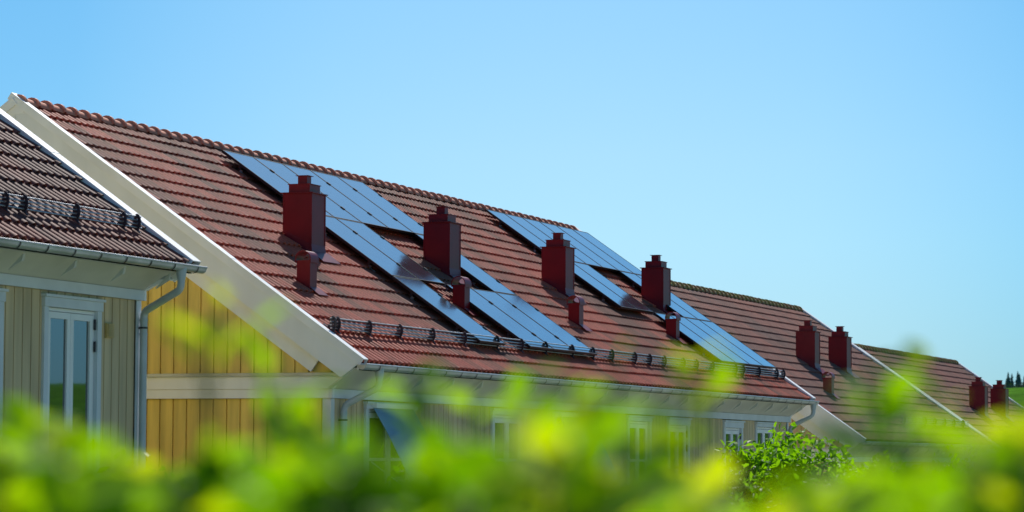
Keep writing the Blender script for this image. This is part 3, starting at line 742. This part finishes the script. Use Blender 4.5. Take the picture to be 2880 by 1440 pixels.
def crown(lm, center, rad, n, L, rn, tonef=lambda p: .5, clumps=26, squash=.85):
    cl = []
    for _ in range(clumps):
        v = rvec(rn)*(rn.random()**.45); cl.append((center+Vector((v.x*rad.x, v.y*rad.y, v.z*rad.z)), rn.uniform(.22, .42)))
    for k in range(n):
        c, r = cl[k % clumps]; v = rvec(rn)*(rn.random()**.5)
        p = c+Vector((v.x*rad.x, v.y*rad.y, v.z*rad.z*squash))*r
        add_leaf(lm, p, rvec(rn)+Vector((0,0,-.2)), Vector((0,0,1))+rvec(rn)*.8, L*rn.uniform(.7,1.3), L*.5*rn.uniform(.8,1.2), min(1, max(0, tonef(p)+rn.uniform(-.3,.3))))
    return cl
def tree(name, label, base, h, rad, n, L, mat, seed, cat='tree', clumps=26, group=None):
    rn = random.Random(seed); t = thing(name, label, cat, base, group)
    lm, tm = MB(), MB(); base = Vector(base); cc = base+Vector((0,0,h-rad[2]))
    cl = crown(lm, cc, Vector(rad), n, L, rn, (lambda p: .85) if name == 'small_tree' else (lambda p: .5), clumps=clumps)
    k = 8; lean = rvec(rn)*.15*h*.2; lean.z = 0
    tr = [base+Vector((0,0,-.1))+(cc-base+lean)*(i/k) for i in range(k+1)]
    tm.tube(tr, [max(.02, .035*h*(1-.75*i/k)) for i in range(k+1)], 8)
    for (c, r) in cl:
        a = tr[rn.randint(k//2, k)]; mid = a.lerp(c, .5)+Vector((0,0,.05*h*.3)); tm.tube([a, mid, c], [.012*h*.6, .008*h*.5, .003*h], 5)
    lm.build('crown', mat, t, attr=True, recalc=False); tm.build('trunk', M_BARK, t)
    return t
# tree in focus before the far end of the middle house
def at_px(px, dep): 
    p = px2w(px, 1219, dep); return (p.x, p.y, gz(p.x, p.y))
def top_h(py, dep, base): return px2w(1288, py, dep).z-base[2]
b = at_px(1985, 35.0); tree('small_tree', 'sharply focused bright green leafy tree beside the far white downpipe', b, top_h(1095, 35, b), (1.08,1.08,1.1), 7500, .11, LEAF_TREE, 71, clumps=46)
b = at_px(2165, 36.0); tree('small_tree', 'sharply focused green tree in front of the far gable, below the third roof', b, top_h(1108, 36, b), (.62,.62,.9), 3600, .10, LEAF_TREE, 72, clumps=26)
b = at_px(2450, 37.0); tree('small_tree', 'dark green tree seen between blurred leaves near the right edge', b, top_h(1140, 37, b), (1.3,1.3,1.2), 4200, .085, LEAF_TREE, 73, clumps=40)
# garden bushes half way to the houses, filling the bottom of the view
for k, (px, py, dep, lab) in enumerate([(120, 1170, 17, 'dark garden bush at the lower left, beneath the glazed double door'), (520, 1215, 18, 'dark garden bush under the ochre boards of the gable'),
        (900, 1200, 19, 'dark garden bush left of the awning, mostly behind blurred leaves'), (1250, 1195, 18, 'dark garden bush below the blue awning'),
        (1620, 1190, 20, 'dark garden bush below the middle of the long house'), (1880, 1215, 22, 'dark garden bush just left of the focused tree'), (2290, 1180, 23, 'dark garden bush right of the focused trees'), (2560, 1150, 21, 'dark garden bush in the bottom right corner')]):
    b = at_px(px, dep); h = top_h(py, dep, b)
    tree('garden_bush', lab, b, h, (.95,.95,.8), 2600, .07, LEAF_DARK, 80+k, 'bush', 30, 'garden bushes in the middle distance')
# trees across the street, reflected in the window panes
for k, (x, y, h, lab) in enumerate([(22, -30, 12., 'broad green street tree reflected in the glazed door'), (34, -36, 13.5, 'second green street tree reflected in the glazed door'), (12, -27, 10.3, 'low green street tree reflected in the left door pane')]):
    tree('street_tree', lab, (x, y, gz(x, y)), h, (3.2,3.2,2.6), 2200, .34, LEAF_DARK, 100+k, 'tree', 30, 'trees across the street')

# ------------------------------------------------------------------ far conifers on the hill
def forest():
    rn = random.Random(9); m = MB()
    for k in range(520):
        x = rn.uniform(600, 700); y = rn.uniform(60, 112+(x-658)*.18); z = gz(x, y)-.5; h = rn.uniform(2.2, 4.0); r = h*.19
        lv = 7
        for q in range(lv):
            zz = z+h*(.15+.85*q/lv); rr = r*(1-q/lv)*1.15+.12; n = 7; ph = rn.uniform(0, 6); i = len(m.v)
            m.v.append((x, y, zz+h*.22))
            for j in range(n):
                w = ph+2*pi*j/n; f = rn.uniform(.75, 1.2); m.v.append((x+cos(w)*rr*f, y+sin(w)*rr*f, zz+rn.uniform(-.3,.2)))
            t = rn.random()
            for j in range(n): m.f.append((i, i+1+j, i+1+(j+1) % n)); m.a.append(t); m.m.append(0)
    o = m.build('far_forest', M_CONIF_HAZE, None, attr=True, recalc=False); o['kind'] = 'stuff'; o['label'] = 'dark conifer wood on the far hilltop at the right edge'; o['category'] = 'forest'
forest()

# ------------------------------------------------------------------ light
SUN = Vector((.78, .27, .76)).normalized()
el = math.asin(SUN.z); rot = math.atan2(SUN.x, SUN.y)
sd = bpy.data.lights.new('sun', 'SUN'); sd.energy = 5.0; sd.angle = radians(.5); sd.color = (1, .95, .87)
so = bpy.data.objects.new('sun', sd); C.objects.link(so); so.rotation_euler = SUN.to_track_quat('Z', 'Y').to_euler(); so.location = (0, 0, 40)
w = bpy.data.worlds.new('World'); bpy.context.scene.world = w; w.use_nodes = True
N, L = w.node_tree.nodes, w.node_tree.links
sky = N.new('ShaderNodeTexSky'); sky.sky_type = 'NISHITA'; sky.sun_disc = False; sky.sun_elevation = el; sky.sun_rotation = rot
sky.air_density = 1.0; sky.dust_density = .3; sky.ozone_density = 2.5; sky.altitude = 0
tc = N.new('ShaderNodeTexCoord'); sx = N.new('ShaderNodeSeparateXYZ'); L.new(tc.outputs['Generated'], sx.inputs[0])
r1 = ramp(N, [(0, (.45,.67,.98)), (.03, (.47,.69,.985)), (.075, (.57,.79,1)), (.105, (.61,.82,1)), (.185, (.58,.86,1)), (1, (.60,.85,1))]); L.new(sx.outputs['Z'], r1.inputs[0])
cv = N.new('ShaderNodeCombineXYZ'); L.new(sx.outputs['X'], cv.inputs[0]); L.new(sx.outputs['Y'], cv.inputs[1])
nm = N.new('ShaderNodeVectorMath'); nm.operation = 'NORMALIZE'; L.new(cv.outputs[0], nm.inputs[0])
dt = N.new('ShaderNodeVectorMath'); dt.operation = 'DOT_PRODUCT'; L.new(nm.outputs[0], dt.inputs[0]); hs = Vector((SUN.x, SUN.y, 0)).normalized(); dt.inputs[1].default_value = hs
mr = N.new('ShaderNodeMapRange'); mr.inputs[1].default_value = .95; mr.inputs[2].default_value = 1; L.new(dt.outputs['Value'], mr.inputs[0])
r2 = ramp(N, [(0, (.50,.79,.90)), (.70, (.60,.84,.92)), (.93, (.90,.975,.97)), (1, (.96,.995,.98))]); L.new(mr.outputs[0], r2.inputs[0])
m1 = N.new('ShaderNodeMix'); m1.data_type = 'RGBA'; m1.blend_type = 'MULTIPLY'; m1.inputs[0].default_value = 1; L.new(sky.outputs[0], m1.inputs[6]); L.new(r1.outputs[0], m1.inputs[7])
m2 = N.new('ShaderNodeMix'); m2.data_type = 'RGBA'; m2.blend_type = 'MULTIPLY'; m2.inputs[0].default_value = 1; L.new(m1.outputs[2], m2.inputs[6]); L.new(r2.outputs[0], m2.inputs[7])
bg = N['Background']; L.new(m2.outputs[2], bg.inputs[0]); bg.inputs[1].default_value = .105
sc = bpy.context.scene
sc.view_settings.view_transform = 'Standard'; sc.view_settings.look = 'None'; sc.view_settings.exposure = 0; sc.view_settings.gamma = 1
sc.render.engine = 'CYCLES'
sc.cycles.max_bounces = 8; sc.cycles.transparent_max_bounces = 8
